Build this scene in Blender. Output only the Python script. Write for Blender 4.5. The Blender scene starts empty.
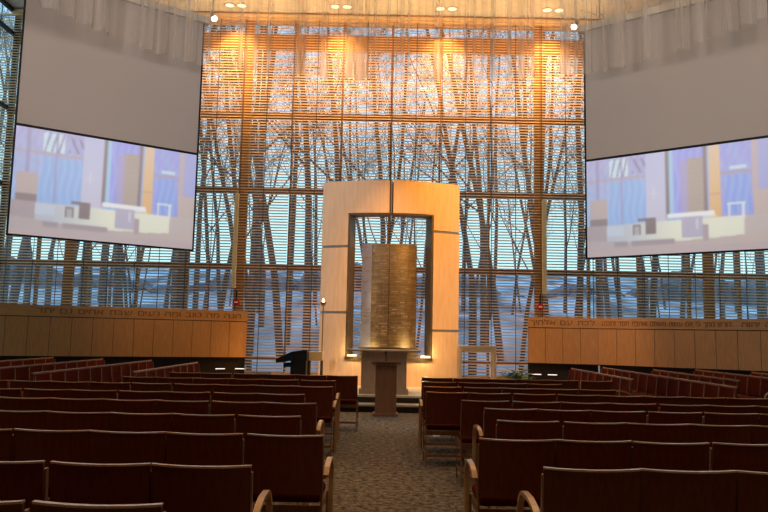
import bpy, math, random
from mathutils import Vector, Matrix
random.seed(7)
SC = bpy.context.scene
COL = SC.collection
pi = math.pi

# ------------------------------------------------------------------ materials
def nodes(name):
    m = bpy.data.materials.new(name); m.use_nodes = True
    nt = m.node_tree
    b = nt.nodes.get('Principled BSDF')
    return m, nt, b

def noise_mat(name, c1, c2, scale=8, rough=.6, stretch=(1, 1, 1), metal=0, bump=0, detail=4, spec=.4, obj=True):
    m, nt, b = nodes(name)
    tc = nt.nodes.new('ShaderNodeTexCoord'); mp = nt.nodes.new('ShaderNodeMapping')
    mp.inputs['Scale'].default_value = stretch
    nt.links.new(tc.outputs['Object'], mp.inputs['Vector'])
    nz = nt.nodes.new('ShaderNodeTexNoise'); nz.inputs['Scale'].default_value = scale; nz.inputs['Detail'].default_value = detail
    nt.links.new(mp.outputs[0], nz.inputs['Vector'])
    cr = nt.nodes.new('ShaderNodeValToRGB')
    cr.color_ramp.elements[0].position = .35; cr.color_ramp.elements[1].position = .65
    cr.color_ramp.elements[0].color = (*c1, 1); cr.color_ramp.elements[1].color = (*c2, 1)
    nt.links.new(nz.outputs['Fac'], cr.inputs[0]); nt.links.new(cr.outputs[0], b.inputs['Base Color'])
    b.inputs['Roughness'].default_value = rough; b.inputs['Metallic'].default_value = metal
    b.inputs['Specular IOR Level'].default_value = spec
    if bump:
        bp = nt.nodes.new('ShaderNodeBump'); bp.inputs['Strength'].default_value = bump; bp.inputs['Distance'].default_value = .01
        nt.links.new(nz.outputs['Fac'], bp.inputs['Height']); nt.links.new(bp.outputs[0], b.inputs['Normal'])
    return m

def plain(name, c, rough=.6, metal=0, spec=.4):
    return noise_mat(name, tuple(x * .93 for x in c), tuple(min(1, x * 1.05) for x in c), 5, rough, metal=metal, spec=spec)

def emit_mat(name, c, s):
    m, nt, b = nodes(name)
    b.inputs['Base Color'].default_value = (*c, 1)
    b.inputs['Emission Color'].default_value = (*c, 1); b.inputs['Emission Strength'].default_value = s
    return m

M = {}
M['chair_wood'] = noise_mat('chair_wood', (.16, .031, .009), (.215, .046, .012), 5, .42, (14, 14, 1.2))
M['edge_wood'] = noise_mat('edge_wood', (.70, .42, .22), (.80, .50, .28), 9, .2, (3, 3, 3), spec=1.0)
M['frame_wood'] = noise_mat('frame_wood', (.24, .11, .045), (.32, .15, .065), 6, .45, (10, 10, 1.5))
M['burgundy'] = noise_mat('burgundy_fabric', (.10, .011, .003), (.14, .019, .005), 60, .95, bump=.2, spec=.05)
M['part_wood'] = noise_mat('partition_wood', (.55, .27, .095), (.64, .33, .12), 4, .5, (9, 9, 1))
M['rail_wood'] = noise_mat('rail_wood', (.56, .28, .10), (.66, .35, .13), 4, .5, (1, 1, 9))
M['dark_base'] = plain('dark_base', (.018, .010, .009), .7)
M['ink'] = plain('inscription_ink', (.26, .12, .05), .7)
M['slat'] = noise_mat('slat_wood', (.70, .40, .17), (.78, .47, .22), 3, .5, (1, 12, 12))
M['mull'] = noise_mat('mullion_wood', (.30, .125, .045), (.38, .17, .06), 4, .55, (3, 3, 1))
M['cord'] = plain('cord', (.10, .07, .06), .8)
M['ceil'] = plain('ceiling_plaster', (.72, .68, .60), .85)
M['fascia'] = noise_mat('fascia_wood', (.62, .43, .25), (.70, .5, .3), 3, .5, (1, 8, 8))
M['wallp'] = plain('wall_paint', (.30, .24, .19), .8)
M['black'] = plain('black_satin', (.012, .012, .014), .45)
M['screen'] = noise_mat('screen_fabric', (.56, .53, .52), (.57, .54, .53), 300, .9, spec=.1)
M['ark_wood'] = noise_mat('ark_maple', (.80, .56, .33), (.87, .63, .40), 3, .42, (6, 6, .7))
M['band'] = plain('grey_metal_band', (.30, .30, .27), .4, .5)
M['bronze'] = plain('bronze_frame', (.20, .145, .09), .4, .6)
M['white_metal'] = plain('pale_wood', (.86, .64, .42), .5)
M['table'] = noise_mat('table_wood', (.44, .33, .27), (.52, .39, .32), 4, .5, (8, 8, 1))
M['lectern'] = noise_mat('lectern_wood', (.36, .20, .13), (.44, .25, .16), 4, .5, (9, 9, 1))
M['plat'] = noise_mat('platform_top', (.66, .58, .46), (.74, .66, .54), 6, .45)
M['riser'] = plain('step_riser', (.05, .035, .03), .6)
M['tan'] = plain('tan_paint', (.62, .47, .24), .5)
M['red'] = plain('red_plastic', (.45, .01, .015), .4)
M['chrome'] = plain('lamp_housing', (.75, .75, .75), .3, .8)
M['lamp'] = emit_mat('lamp_lens', (1, .80, .48), 1.6)
M['lamp_hot'] = emit_mat('spot_lens', (1, .95, .82), 14)
M['flame'] = emit_mat('flame', (1, .82, .5), 6)
M['stepl'] = emit_mat('step_light_lens', (1, .9, .85), 1.2)
M['paper'] = plain('paper', (.75, .8, .95), .7)
M['leaf'] = noise_mat('leaf', (.08, .17, .03), (.15, .28, .06), 20, .5)
M['pot'] = plain('pot', (.12, .07, .05), .6)
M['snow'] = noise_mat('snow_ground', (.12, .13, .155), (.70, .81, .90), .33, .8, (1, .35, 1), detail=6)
M['bark'] = noise_mat('bark', (.085, .068, .066), (.15, .12, .115), 3, .9, (3, 3, .5))
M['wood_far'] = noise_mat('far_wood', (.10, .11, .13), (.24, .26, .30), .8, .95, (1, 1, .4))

# carpet
def carpet():
    m, nt, b = nodes('carpet')
    tc = nt.nodes.new('ShaderNodeTexCoord')
    n1 = nt.nodes.new('ShaderNodeTexNoise'); n1.inputs['Scale'].default_value = 15; n1.inputs['Detail'].default_value = 5; n1.inputs['Roughness'].default_value = .75
    v = nt.nodes.new('ShaderNodeTexVoronoi'); v.inputs['Scale'].default_value = 22; v.feature = 'DISTANCE_TO_EDGE'
    for q in (n1, v): nt.links.new(tc.outputs['Object'], q.inputs['Vector'])
    cr = nt.nodes.new('ShaderNodeValToRGB')
    e = cr.color_ramp.elements
    e[0].position = .40; e[0].color = (.075, .058, .047, 1); e[1].position = .60; e[1].color = (.34, .28, .22, 1)
    nt.links.new(n1.outputs['Fac'], cr.inputs[0])
    mx = nt.nodes.new('ShaderNodeMixRGB'); mx.blend_type = 'MULTIPLY'; mx.inputs[0].default_value = .5
    c2 = nt.nodes.new('ShaderNodeValToRGB'); c2.color_ramp.elements[0].color = (.45, .42, .40, 1); c2.color_ramp.elements[1].position = .18
    nt.links.new(v.outputs['Distance'], c2.inputs[0])
    nt.links.new(cr.outputs[0], mx.inputs[1]); nt.links.new(c2.outputs[0], mx.inputs[2]); nt.links.new(mx.outputs[0], b.inputs['Base Color'])
    b.inputs['Roughness'].default_value = .95; b.inputs['Specular IOR Level'].default_value = .1
    return m
M['carpet'] = carpet()

def glass():
    m, nt, b = nodes('window_glass')
    nt.nodes.remove(b)
    out = [n for n in nt.nodes if n.type == 'OUTPUT_MATERIAL'][0]
    t = nt.nodes.new('ShaderNodeBsdfTransparent'); t.inputs[0].default_value = (.90, .96, .97, 1)
    g = nt.nodes.new('ShaderNodeBsdfGlossy'); g.inputs['Roughness'].default_value = .03
    f = nt.nodes.new('ShaderNodeFresnel'); f.inputs[0].default_value = 1.35
    mx = nt.nodes.new('ShaderNodeMixShader')
    ge = nt.nodes.new('ShaderNodeNewGeometry'); mm = nt.nodes.new('ShaderNodeMath'); mm.operation = 'SUBTRACT'; mm.inputs[0].default_value = 1; mm.use_clamp = True
    nt.links.new(ge.outputs['Backfacing'], mm.inputs[1]); m2 = nt.nodes.new('ShaderNodeMath'); m2.operation = 'MULTIPLY'
    nt.links.new(mm.outputs[0], m2.inputs[0]); nt.links.new(f.outputs[0], m2.inputs[1])
    nt.links.new(m2.outputs[0], mx.inputs[0]); nt.links.new(t.outputs[0], mx.inputs[1]); nt.links.new(g.outputs[0], mx.inputs[2]); nt.links.new(mx.outputs[0], out.inputs[0])
    return m
M['glass'] = glass()

def sheer():
    m, nt, b = nodes('sheer_fabric')
    nt.nodes.remove(b)
    out = [n for n in nt.nodes if n.type == 'OUTPUT_MATERIAL'][0]
    t = nt.nodes.new('ShaderNodeBsdfTransparent')
    d = nt.nodes.new('ShaderNodeBsdfDiffuse'); d.inputs[0].default_value = (.93, .88, .80, 1)
    tl = nt.nodes.new('ShaderNodeBsdfTranslucent'); tl.inputs[0].default_value = (.93, .88, .80, 1)
    a = nt.nodes.new('ShaderNodeMixShader'); a.inputs[0].default_value = .5
    nt.links.new(d.outputs[0], a.inputs[1]); nt.links.new(tl.outputs[0], a.inputs[2])
    tc = nt.nodes.new('ShaderNodeTexCoord'); mp = nt.nodes.new('ShaderNodeMapping'); mp.inputs['Scale'].default_value = (1, 1, .02)
    nz = nt.nodes.new('ShaderNodeTexNoise'); nz.inputs['Scale'].default_value = 4.2; nz.inputs['Detail'].default_value = 3; nz.inputs['Roughness'].default_value = .6
    mr = nt.nodes.new('ShaderNodeMapRange'); mr.inputs[1].default_value = .36; mr.inputs[2].default_value = .66; mr.inputs[3].default_value = .06; mr.inputs[4].default_value = .44
    nt.links.new(tc.outputs['Object'], mp.inputs[0]); nt.links.new(mp.outputs[0], nz.inputs['Vector']); nt.links.new(nz.outputs['Fac'], mr.inputs[0])
    mx = nt.nodes.new('ShaderNodeMixShader')
    nt.links.new(mr.outputs[0], mx.inputs[0]); nt.links.new(t.outputs[0], mx.inputs[1]); nt.links.new(a.outputs[0], mx.inputs[2]); nt.links.new(mx.outputs[0], out.inputs[0])
    return m
M['sheer'] = sheer()

def brushed():
    m, nt, b = nodes('brushed_metal')
    tc = nt.nodes.new('ShaderNodeTexCoord')
    br = nt.nodes.new('ShaderNodeTexBrick'); br.inputs['Scale'].default_value = 1.0
    br.inputs['Brick Width'].default_value = .34; br.inputs['Row Height'].default_value = .085; br.inputs['Mortar Size'].default_value = .010
    br.inputs['Color1'].default_value = (.46, .335, .18, 1); br.inputs['Color2'].default_value = (.54, .40, .22, 1); br.inputs['Mortar'].default_value = (.58, .44, .26, 1)
    br.offset = .37; br.inputs['Mortar Smooth'].default_value = .2
    nt.links.new(tc.outputs['UV'], br.inputs['Vector'])
    mp = nt.nodes.new('ShaderNodeMapping'); mp.inputs['Scale'].default_value = (3, 60, 1)
    nt.links.new(tc.outputs['UV'], mp.inputs[0])
    nz = nt.nodes.new('ShaderNodeTexNoise'); nz.inputs['Scale'].default_value = 3; nz.inputs['Detail'].default_value = 4
    nt.links.new(mp.outputs[0], nz.inputs['Vector'])
    mx = nt.nodes.new('ShaderNodeMixRGB'); mx.blend_type = 'OVERLAY'; mx.inputs[0].default_value = .5
    nt.links.new(br.outputs['Color'], mx.inputs[1]); nt.links.new(nz.outputs['Fac'], mx.inputs[2])
    nt.links.new(mx.outputs[0], b.inputs['Base Color'])
    bp = nt.nodes.new('ShaderNodeBump'); bp.inputs['Strength'].default_value = .5; bp.inputs['Distance'].default_value = .01
    nt.links.new(nz.outputs['Fac'], bp.inputs['Height']); nt.links.new(bp.outputs[0], b.inputs['Normal'])
    b.inputs['Metallic'].default_value = .9; b.inputs['Roughness'].default_value = .30
    return m
M['brushed'] = brushed()
M['rib'] = plain('polished_rib', (.66, .54, .38), .35, .5)
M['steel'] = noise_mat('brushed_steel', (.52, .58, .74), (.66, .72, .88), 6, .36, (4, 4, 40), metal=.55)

# ------------------------------------------------------------------ mesh helpers
class MB:
    def __init__(s): s.v = []; s.f = []; s.smooth = False
    def box(s, x0, x1, y0, y1, z0, z1):
        n = len(s.v)
        s.v += [(x, y, z) for z in (z0, z1) for y in (y0, y1) for x in (x0, x1)]
        s.f += [tuple(n + i for i in q) for q in ((0, 2, 3, 1), (4, 5, 7, 6), (0, 1, 5, 4), (2, 6, 7, 3), (0, 4, 6, 2), (1, 3, 7, 5))]
        return s
    def hexa(s, pts):      # 8 points, same order as box
        n = len(s.v); s.v += [tuple(p) for p in pts]
        s.f += [tuple(n + i for i in q) for q in ((0, 2, 3, 1), (4, 5, 7, 6), (0, 1, 5, 4), (2, 6, 7, 3), (0, 4, 6, 2), (1, 3, 7, 5))]
        return s
    def bar(s, a, b, w, d, side=Vector((1, 0, 0))):   # rectangular bar a->b, w along side, d across
        a = Vector(a); b = Vector(b); t = (b - a).normalized(); sd = (side - t * side.dot(t)).normalized(); nn = t.cross(sd)
        pts = []
        for p in (a, b):
            for j in (-1, 1):
                for i in (-1, 1):
                    pts.append(p + sd * (i * w / 2) + nn * (j * d / 2))
        return s.hexa(pts)
    def ribbon(s, pts, w, d, side=Vector((1, 0, 0))):  # swept rectangle along polyline
        n0 = len(s.v); P = [Vector(p) for p in pts]; K = len(P)
        for i, p in enumerate(P):
            t = (P[min(i + 1, K - 1)] - P[max(i - 1, 0)]).normalized(); nn = t.cross(side).normalized()
            for (a, c) in ((-1, -1), (1, -1), (1, 1), (-1, 1)):
                s.v.append(tuple(p + side * (a * w / 2) + nn * (c * d / 2)))
        for i in range(K - 1):
            for j in range(4):
                a = n0 + i * 4 + j; b = n0 + i * 4 + (j + 1) % 4
                s.f.append((a, b, b + 4, a + 4))
        s.f.append((n0 + 3, n0 + 2, n0 + 1, n0)); e = n0 + (K - 1) * 4; s.f.append((e, e + 1, e + 2, e + 3))
        return s
    def tube(s, a, b, r0, r1, n=8, caps=True):
        a = Vector(a); b = Vector(b); t = (b - a)
        if t.length < 1e-6: return s
        t.normalize(); u = t.orthogonal().normalized(); w = t.cross(u); n0 = len(s.v)
        for p, r in ((a, r0), (b, r1)):
            for k in range(n):
                g = 2 * pi * k / n; s.v.append(tuple(p + u * (r * math.cos(g)) + w * (r * math.sin(g))))
        for k in range(n): s.f.append((n0 + k, n0 + (k + 1) % n, n0 + n + (k + 1) % n, n0 + n + k))
        if caps: s.f.append(tuple(n0 + k for k in range(n - 1, -1, -1))); s.f.append(tuple(n0 + n + k for k in range(n)))
        return s
    def lathe(s, c, prof, n=16):
        n0 = len(s.v); cx, cy, cz = c
        for r, z in prof:
            for k in range(n):
                g = 2 * pi * k / n; s.v.append((cx + r * math.cos(g), cy + r * math.sin(g), cz + z))
        for i in range(len(prof) - 1):
            for k in range(n):
                a = n0 + i * n + k; b = n0 + i * n + (k + 1) % n; s.f.append((a, b, b + n, a + n))
        s.f.append(tuple(n0 + k for k in range(n - 1, -1, -1))); e = n0 + (len(prof) - 1) * n; s.f.append(tuple(e + k for k in range(n)))
        return s
    def grid_slab(s, fn, nu, nv, th):   # fn(u,v)->(point, normal) front face ; solid of thickness th
        n0 = len(s.v)
        for side in (0, 1):
            for j in range(nv + 1):
                for i in range(nu + 1):
                    p, nrm = fn(i / nu, j / nv); p = Vector(p) - Vector(nrm) * (th * side); s.v.append(tuple(p))
        W = nu + 1; L = W * (nv + 1)
        q = lambda sd, i, j: n0 + sd * L + j * W + i
        for j in range(nv):
            for i in range(nu):
                s.f.append((q(0, i, j), q(0, i + 1, j), q(0, i + 1, j + 1), q(0, i, j + 1)))
                s.f.append((q(1, i, j), q(1, i, j + 1), q(1, i + 1, j + 1), q(1, i + 1, j)))
        for i in range(nu):
            s.f.append((q(0, i, 0), q(1, i, 0), q(1, i + 1, 0), q(0, i + 1, 0)))
            s.f.append((q(0, i, nv), q(0, i + 1, nv), q(1, i + 1, nv), q(1, i, nv)))
        for j in range(nv):
            s.f.append((q(0, 0, j), q(0, 0, j + 1), q(1, 0, j + 1), q(1, 0, j)))
            s.f.append((q(0, nu, j), q(1, nu, j), q(1, nu, j + 1), q(0, nu, j + 1)))
        return s
    def build(s, name, mat, parent=None, smooth=False, bevel=0):
        me = bpy.data.meshes.new(name); me.from_pydata(s.v, [], s.f); me.update()
        o = bpy.data.objects.new(name, me); COL.objects.link(o)
        me.materials.append(M[mat] if isinstance(mat, str) else mat)
        if smooth:
            for p in me.polygons: p.use_smooth = True
        if parent: o.parent = parent
        if bevel:
            b = o.modifiers.new('bevel', 'BEVEL'); b.width = bevel; b.segments = 2; b.limit_method = 'ANGLE'
        return o

def tag(o, label=None, cat=None, group=None, kind=None):
    if label: o['label'] = label
    if cat: o['category'] = cat
    if group: o['group'] = group
    if kind: o['kind'] = kind
    return o
def empty(name, loc=(0, 0, 0), rz=0):
    o = bpy.data.objects.new(name, None); COL.objects.link(o); o.location = loc; o.rotation_euler = (0, 0, rz); o.empty_display_size = .2
    return o
KIDS = {}
def kids(o):
    return [c for c in o.children]
def copy_tree(o, parent=None):
    c = o.copy(); COL.objects.link(c)
    if parent is not None: c.parent = parent
    for ch in kids(o): copy_tree(ch, c)
    return c
ORD = ['first', 'second', 'third', 'fourth', 'fifth', 'sixth', 'seventh', 'eighth', 'ninth', 'tenth', 'eleventh', 'twelfth', 'thirteenth', 'fourteenth', 'fifteenth', 'sixteenth']

# ------------------------------------------------------------------ setting
XL, XR, YB, YW, H = -11.3, 11.6, -4.0, 21.0, 11.05
tag(MB().box(XL, XR, YB, YW + .2, -.2, 0).build('floor', 'carpet'), kind='structure')
tag(MB().box(XL - .2, XR + .2, YB, YW + .2, H, H + .2).build('ceiling', 'ceil'), kind='structure')
tag(MB().box(XL - .2, XR + .2, YB - .2, YB, -.2, H + .2).build('wall_back', 'wallp'), kind='structure')
tag(MB().box(XL - .2, XL, YB, 12, -.2, H).build('wall_left', 'wallp'), kind='structure')
tag(MB().box(XR, XR + .2, YB, 12, -.2, H).build('wall_right', 'wallp'), kind='structure')
tag(MB().box(XL - .2, XR + .2, YW - .12, YW + .15, 0, .3).build('wall_front', 'mull'), kind='structure')
tag(MB().box(XL, XR, YW - .45, YW + .15, 10.90, H).build('trim_1', 'fascia'), kind='structure')
tag(MB().box(XL, XR, YW - .47, YW - .45, 11.0, 11.03).build('trim_2', 'mull'), kind='structure')

# window bays
pitch = 1.475
bx = [.13 + pitch * k for k in range(-8, 9)]
bx[0] = XL; bx[-1] = XR
tiers = [.3, .76, 3.42, 5.72, 8.0, 10.3, 10.92]
nwin = 0
for k in range(16):
    nwin += 1
    w = empty('window_%d' % nwin, ((bx[k] + bx[k + 1]) / 2, YW, 0)); tag(w, kind='structure')
    hw = (bx[k + 1] - bx[k]) / 2
    f = MB()
    f.box(-hw, -hw + .03, -.06, .1, .3, 10.92); f.box(hw - .03, hw, -.06, .1, .3, 10.92)
    for z in tiers[1:-1]: hh = .22 if z > 10 else (.04 if z < 1 else .075); f.box(-hw + .03, hw - .03, -.08, .1, z - hh, z + hh)
    f.box(-hw + .03, hw - .03, -.06, .1, .3, .36)
    f.build('window_frame', 'mull', w)
    g = MB()
    for a, b in zip(tiers[:-1], tiers[1:]): g.box(-hw + .03, hw - .03, .02, .03, a + (.25 if a > 10 else .08), b - (.25 if a > 7.9 and a < 8.1 else .07))
    g.build('window_pane', 'glass', w)
for i, x in enumerate((-9.2, -4.2, 4.55, 9.5)):
    tag(MB().box(x - .14, x + .14, YW - .2, YW - .07, .3, 10.9).build('trim_%d' % (i + 3), 'mull'), kind='structure')
# side window walls
for sgn, xx, nm in ((-1, XL, 'window_17'), (1, XR, 'window_18')):
    w = empty(nm, (xx, 16.5, 0)); tag(w, kind='structure')
    f = MB(); g = MB()
    ys = [-4.5, -3, -1.5, 0, 1.5, 3, 4.4]
    for y in ys: f.box(-.06, .06, y - .03, y + .03, .3, H)
    for z in (.3, 3.42, 5.72, 8.0, 10.3, 10.98): f.box(-.055, .055, -4.5, 4.4, z - .05, z + .05)
    f.box(-.1, .1, -4.5, 4.5, 0, .3)
    g.box(-.005, .005, -4.5, 4.4, .3, 10.98)
    f.build('window_frame', 'black', w); g.build('window_pane', 'glass', w)

# ------------------------------------------------------------------ blinds
YBL = 20.68
slat_me = None
def make_blind():
    r = empty('window_blind', (0, YBL, 0))
    s = MB(); W = pitch / 2 - .012; th = math.radians(-42); d = .039; t = .0025
    z = .40
    while z < 10.84:
        th = -math.radians(25 + 19 * min(1, max(0, (z - 3) / 5)))
        dy, dz = d * math.cos(th), d * math.sin(th)
        s.hexa([(-W, -dy, z + dz - t), (W, -dy, z + dz - t), (-W, dy, z - dz - t), (W, dy, z - dz - t),
                (-W, -dy, z + dz + t), (W, -dy, z + dz + t), (-W, dy, z - dz + t), (W, dy, z - dz + t)])
        z += .083
    s.build('slat', 'slat', r)
    MB().box(-W, W, -.04, .04, 10.85, 10.9).build('head_rail', 'slat', r)
    MB().box(-W, W, -.035, .035, .33, .36).build('bottom_rail', 'slat', r)
    for x in (-W * .97, 0):
        c = MB(); c.box(x - .009, x + .009, -.045, -.041, .36, 10.86); c.build('ladder_cord', 'cord', r)
    return r
bay_names = ['at the far left corner', 'second bay from the left corner, partly behind the left screen', 'third bay from the left corner, behind the left screen', 'fourth bay from the left corner, behind the left screen',
             'behind the middle of the left screen', 'behind the inner edge of the left screen', 'just outside the left column loudspeaker', 'beside the left end of the ark bay, with the standing lamp below',
             'directly behind the left half of the ark', 'directly behind the right half of the ark', 'right of the ark above the pale side table', 'just inside the right column loudspeaker',
             'behind the inner edge of the right screen', 'behind the middle of the right screen', 'behind the outer part of the right screen', 'at the far right corner']
bay_names = ['%s bay from the left corner of the window wall' % o for o in ORD]
for k, t in ((5, 'between the left screen and the left column loudspeaker'), (6, 'just right of the left column loudspeaker'), (7, 'at the left edge of the ark'),
             (8, 'behind the ark opening'), (9, 'at the right edge of the ark'), (10, 'just left of the right column loudspeaker'), (11, 'between right column loudspeaker and right screen')):
    bay_names[k] = t
b0 = make_blind()
for k in range(16):
    b = b0 if k == 0 else copy_tree(b0)
    b.location.x = (bx[k] + bx[k + 1]) / 2
    if k == 0: b.location.x = bx[1] - pitch / 2 + .0
    if k == 15: b.location.x = bx[15] + pitch / 2
    tag(b, 'full-height wood slat blind, ' + bay_names[k], 'blind', 'wood slat blinds on the window wall')
b0.scale.x = .46 / 1.0 if False else 1

# ------------------------------------------------------------------ outside
def hgt(x, y):
    z = -.35 + max(0, y - 26) * .115 + .25 * math.sin(x * .21 + y * .13) + .15 * math.sin(x * .5 - y * .3)
    if y > 62: z += (y - 62) * .05
    return z
s = MB(); nx, ny = 70, 44
for j in range(ny + 1):
    for i in range(nx + 1):
        x = -85 + 170 * i / nx; y = 21.4 + 85 * (j / ny) ** 1.3; s.v.append((x, y, hgt(x, y) if y > 22 else -.35))
for j in range(ny):
    for i in range(nx):
        a = j * (nx + 1) + i; s.f.append((a, a + 1, a + nx + 2, a + nx + 1))
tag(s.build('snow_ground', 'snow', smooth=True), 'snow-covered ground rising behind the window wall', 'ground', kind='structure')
s = MB()
s.box(-40, XL - .2, 8, 21.4, -.5, -.35); s.box(XR + .2, 40, 8, 21.4, -.5, -.35)
tag(s.build('side_ground', 'snow'), 'snow beside the building', 'ground', kind='structure')
rr = random.Random(3)
s = MB(); n = 240; ph = [rr.uniform(0, 6) for _ in range(6)]
tops = [7.6 + 1.0 * math.sin(i * .11 + ph[0]) + .6 * math.sin(i * .37 + ph[1]) + rr.uniform(-.5, .5) for i in range(n + 1)]
for i in range(n + 1):
    x = -85 + 170 * i / n
    yo = 72 + rr.uniform(-1.5, 1.5)
    s.v += [(x, yo, 3.0), (x, yo + rr.uniform(1, 3), tops[i] * .7 + 1.5), (x, yo + 5, tops[i]), (x, yo + 11, tops[i] - 1), (x, yo + 14, 3.0)]
for i in range(n):
    for j in range(4):
        a = i * 5 + j; s.f.append((a, a + 5, a + 6, a + 1))
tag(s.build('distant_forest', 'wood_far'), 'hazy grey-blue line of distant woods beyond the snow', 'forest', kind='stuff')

def make_tree_mesh(seed, h=17, r=.2, lean=(0, 0), fork=0):
    g = random.Random(seed); s = MB()
    cnt = [0]
    def branch(p, d, L, r, depth):
        if cnt[0] > 2600: return
        seg = 5 if depth == 0 else (4 if depth == 1 else 3)
        step = L / seg; pts = [Vector(p)]; rad = [r]; dirs = [d.copy()]
        for i in range(seg):
            wob = .10 if depth == 0 else .22
            d = (d + Vector((g.uniform(-wob, wob), g.uniform(-wob, wob), g.uniform(-.02, .10 if depth else .02)))).normalized()
            pts.append(pts[-1] + d * step); rad.append(r * (1 - .75 * (i + 1) / seg) if depth else r * (1 - .62 * (i + 1) / seg)); dirs.append(d.copy())
        nn = (7, 5, 4, 3, 3)[depth]
        for i in range(seg):
            s.tube(pts[i], pts[i + 1], rad[i], rad[i + 1], nn, False); cnt[0] += 1
        if depth >= 4: return
        nch = (17, 8, 6, 4)[depth]
        for c in range(nch):
            t = g.uniform(.28 if depth == 0 else .2, 1.0) if c else 1.0
            i = min(seg - 1, int(t * seg)); q = pts[i].lerp(pts[i + 1], t * seg - i); rr_ = rad[i] * .55
            az = g.uniform(0, 2 * pi); el = g.uniform(.35, 1.0)
            o = Vector((math.cos(az), math.sin(az), 0)) ; nd = (dirs[i] * math.cos(el) + o * math.sin(el)); nd.z = abs(nd.z) * .8 + .15; nd.normalize()
            branch(q, nd, L * g.uniform(.30, .5) * (1.15 - .5 * t if depth == 0 else 1), max(.011, rr_ * g.uniform(.5, .85)), depth + 1)
    d0 = Vector((lean[0], lean[1], 1)).normalized()
    if fork:
        p1 = d0 * fork; s.tube((0, 0, -.5), p1, r * 1.1, r, 7, False)
        for sg in (-1, 1):
            branch(p1, Vector((sg * .22 + lean[0], lean[1] + g.uniform(-.1, .1), 1)).normalized(), h - fork, r * .75, 0)
    else:
        s.tube((0, 0, -.5), (0, 0, 0), r * 1.2, r, 7, False); branch(Vector((0, 0, 0)), d0, h, r, 0)
    me = bpy.data.meshes.new('bare_tree'); me.from_pydata(s.v, [], s.f); me.update(); me.materials.append(M['bark'])
    return me
variants = [make_tree_mesh(11, 17, .15, (.05, 0)), make_tree_mesh(12, 19, .18, (-.10, 0)), make_tree_mesh(13, 16, .11, (.16, 0)), make_tree_mesh(14, 18, .17, (0, 0), 4.0),
            make_tree_mesh(15, 16, .12, (-.2, 0)), make_tree_mesh(16, 20, .23, (.02, 0)), make_tree_mesh(17, 14, .07, (.1, 0))]
g = random.Random(21)
zones = [(-.60, -.27, 'behind the left screen'), (-.27, -.07, 'left of the ark'), (-.07, .10, 'straight behind the ark'), (.10, .27, 'right of the ark'), (.27, .60, 'behind the right screen')]
vname = ['straight-trunked', 'left-leaning tall', 'slim right-leaning', 'fork-trunked', 'strongly left-leaning', 'thick-trunked', 'thin young']
placed = []
def tree_at(tx, y, v, rz=0, sc=1):
    x = tx * y
    o = bpy.data.objects.new('bare_tree', variants[v]); COL.objects.link(o)
    o.location = (x, y, hgt(x, y) - .1); o.rotation_euler = (0, 0, rz); o.scale = (sc, sc, sc)
    z = [q for q in zones if q[0] <= tx < q[1]]
    zn = z[0][2] if z else ('behind the left screen' if tx < 0 else 'behind the right screen')
    lab = 'bare leafless winter tree outside, seen through the blinds ' + zn
    tag(o, lab, 'tree', lab)
    placed.append((x, y))
# leaning pair and other large stems seen left of the ark
for tx, y, v, rz, sc in ((-.185, 29, 0, 0, 1.0), (-.140, 30, 1, 0, .95), (-.235, 28, 2, 0, 1.1), (-.105, 33, 5, 0, .9), (-.205, 36, 3, 0, 1), (.125, 30, 3, 0, 1), (.165, 34, 1, 0, 1),
                         (.19, 28, 2, 0, .9), (.235, 31, 4, 0, 1), (.14, 38, 5, 0, .8), (.045, 32, 6, 0, 1), (-.02, 30, 2, 0, 1), (.0, 38, 5, 0, .8), (.27, 27, 0, 0, 1)):
    tree_at(tx, y, v, rz, sc)
tries = 0
while len(placed) < 118 and tries < 3000:
    tries += 1
    y = 26 + 38 * g.random() ** 1.1; tx = g.uniform(-.62, .62); x = tx * y
    if any((x - a) ** 2 + (y - b) ** 2 < 3.2 for a, b in placed): continue
    tree_at(tx, y, g.choice([0, 1, 2, 3, 4, 5, 6, 6, 2]), g.uniform(0, 6.28), g.uniform(.75, 1.2))
# ------------------------------------------------------------------ partitions with inscription
def hebrew(txt, height, length, mat, parent, origin, dirx):
    m = MB(); x = 0; dg = bpy.context.evaluated_depsgraph_get()
    for ch in txt[::-1]:
        if ch == ' ': x += .34; continue
        if ch in 'דת':
            n0 = len(m.v)
            if ch == 'ד': bl = [(.01, .50, .51, .59), (.33, .42, 0, .509)]
            else: bl = [(.04, .52, .51, .59), (.43, .52, 0, .509), (.09, .17, .08, .509), (.0, .17, 0, .079)]
            for (a, b, c, d) in bl: m.box(x + a, x + b, c, d, -.01, .01)
            x += .60; continue
        cu = bpy.data.curves.new('letter', 'FONT'); cu.body = ch; cu.extrude = .01
        o = bpy.data.objects.new('letter', cu); COL.objects.link(o)
        dg.update(); me = bpy.data.meshes.new_from_object(o.evaluated_get(dg))
        mn = min(v.co.x for v in me.vertices); mxx = max(v.co.x for v in me.vertices); n0 = len(m.v)
        m.v += [(v.co.x - mn + x, v.co.y, v.co.z) for v in me.vertices]; m.f += [tuple(n0 + i for i in p.vertices) for p in me.polygons]
        x += mxx - mn + .10
        COL.objects.unlink(o); bpy.data.objects.remove(o); bpy.data.meshes.remove(me)
    m.v = [((a - x / 2) * length / x, (b - .3) * height, c) for a, b, c in m.v]
    q = m.build('inscription_lettering', mat, parent)
    q.location = origin; q.rotation_euler = (pi / 2, 0, math.atan2(dirx[1], dirx[0]))
    return q
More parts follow.
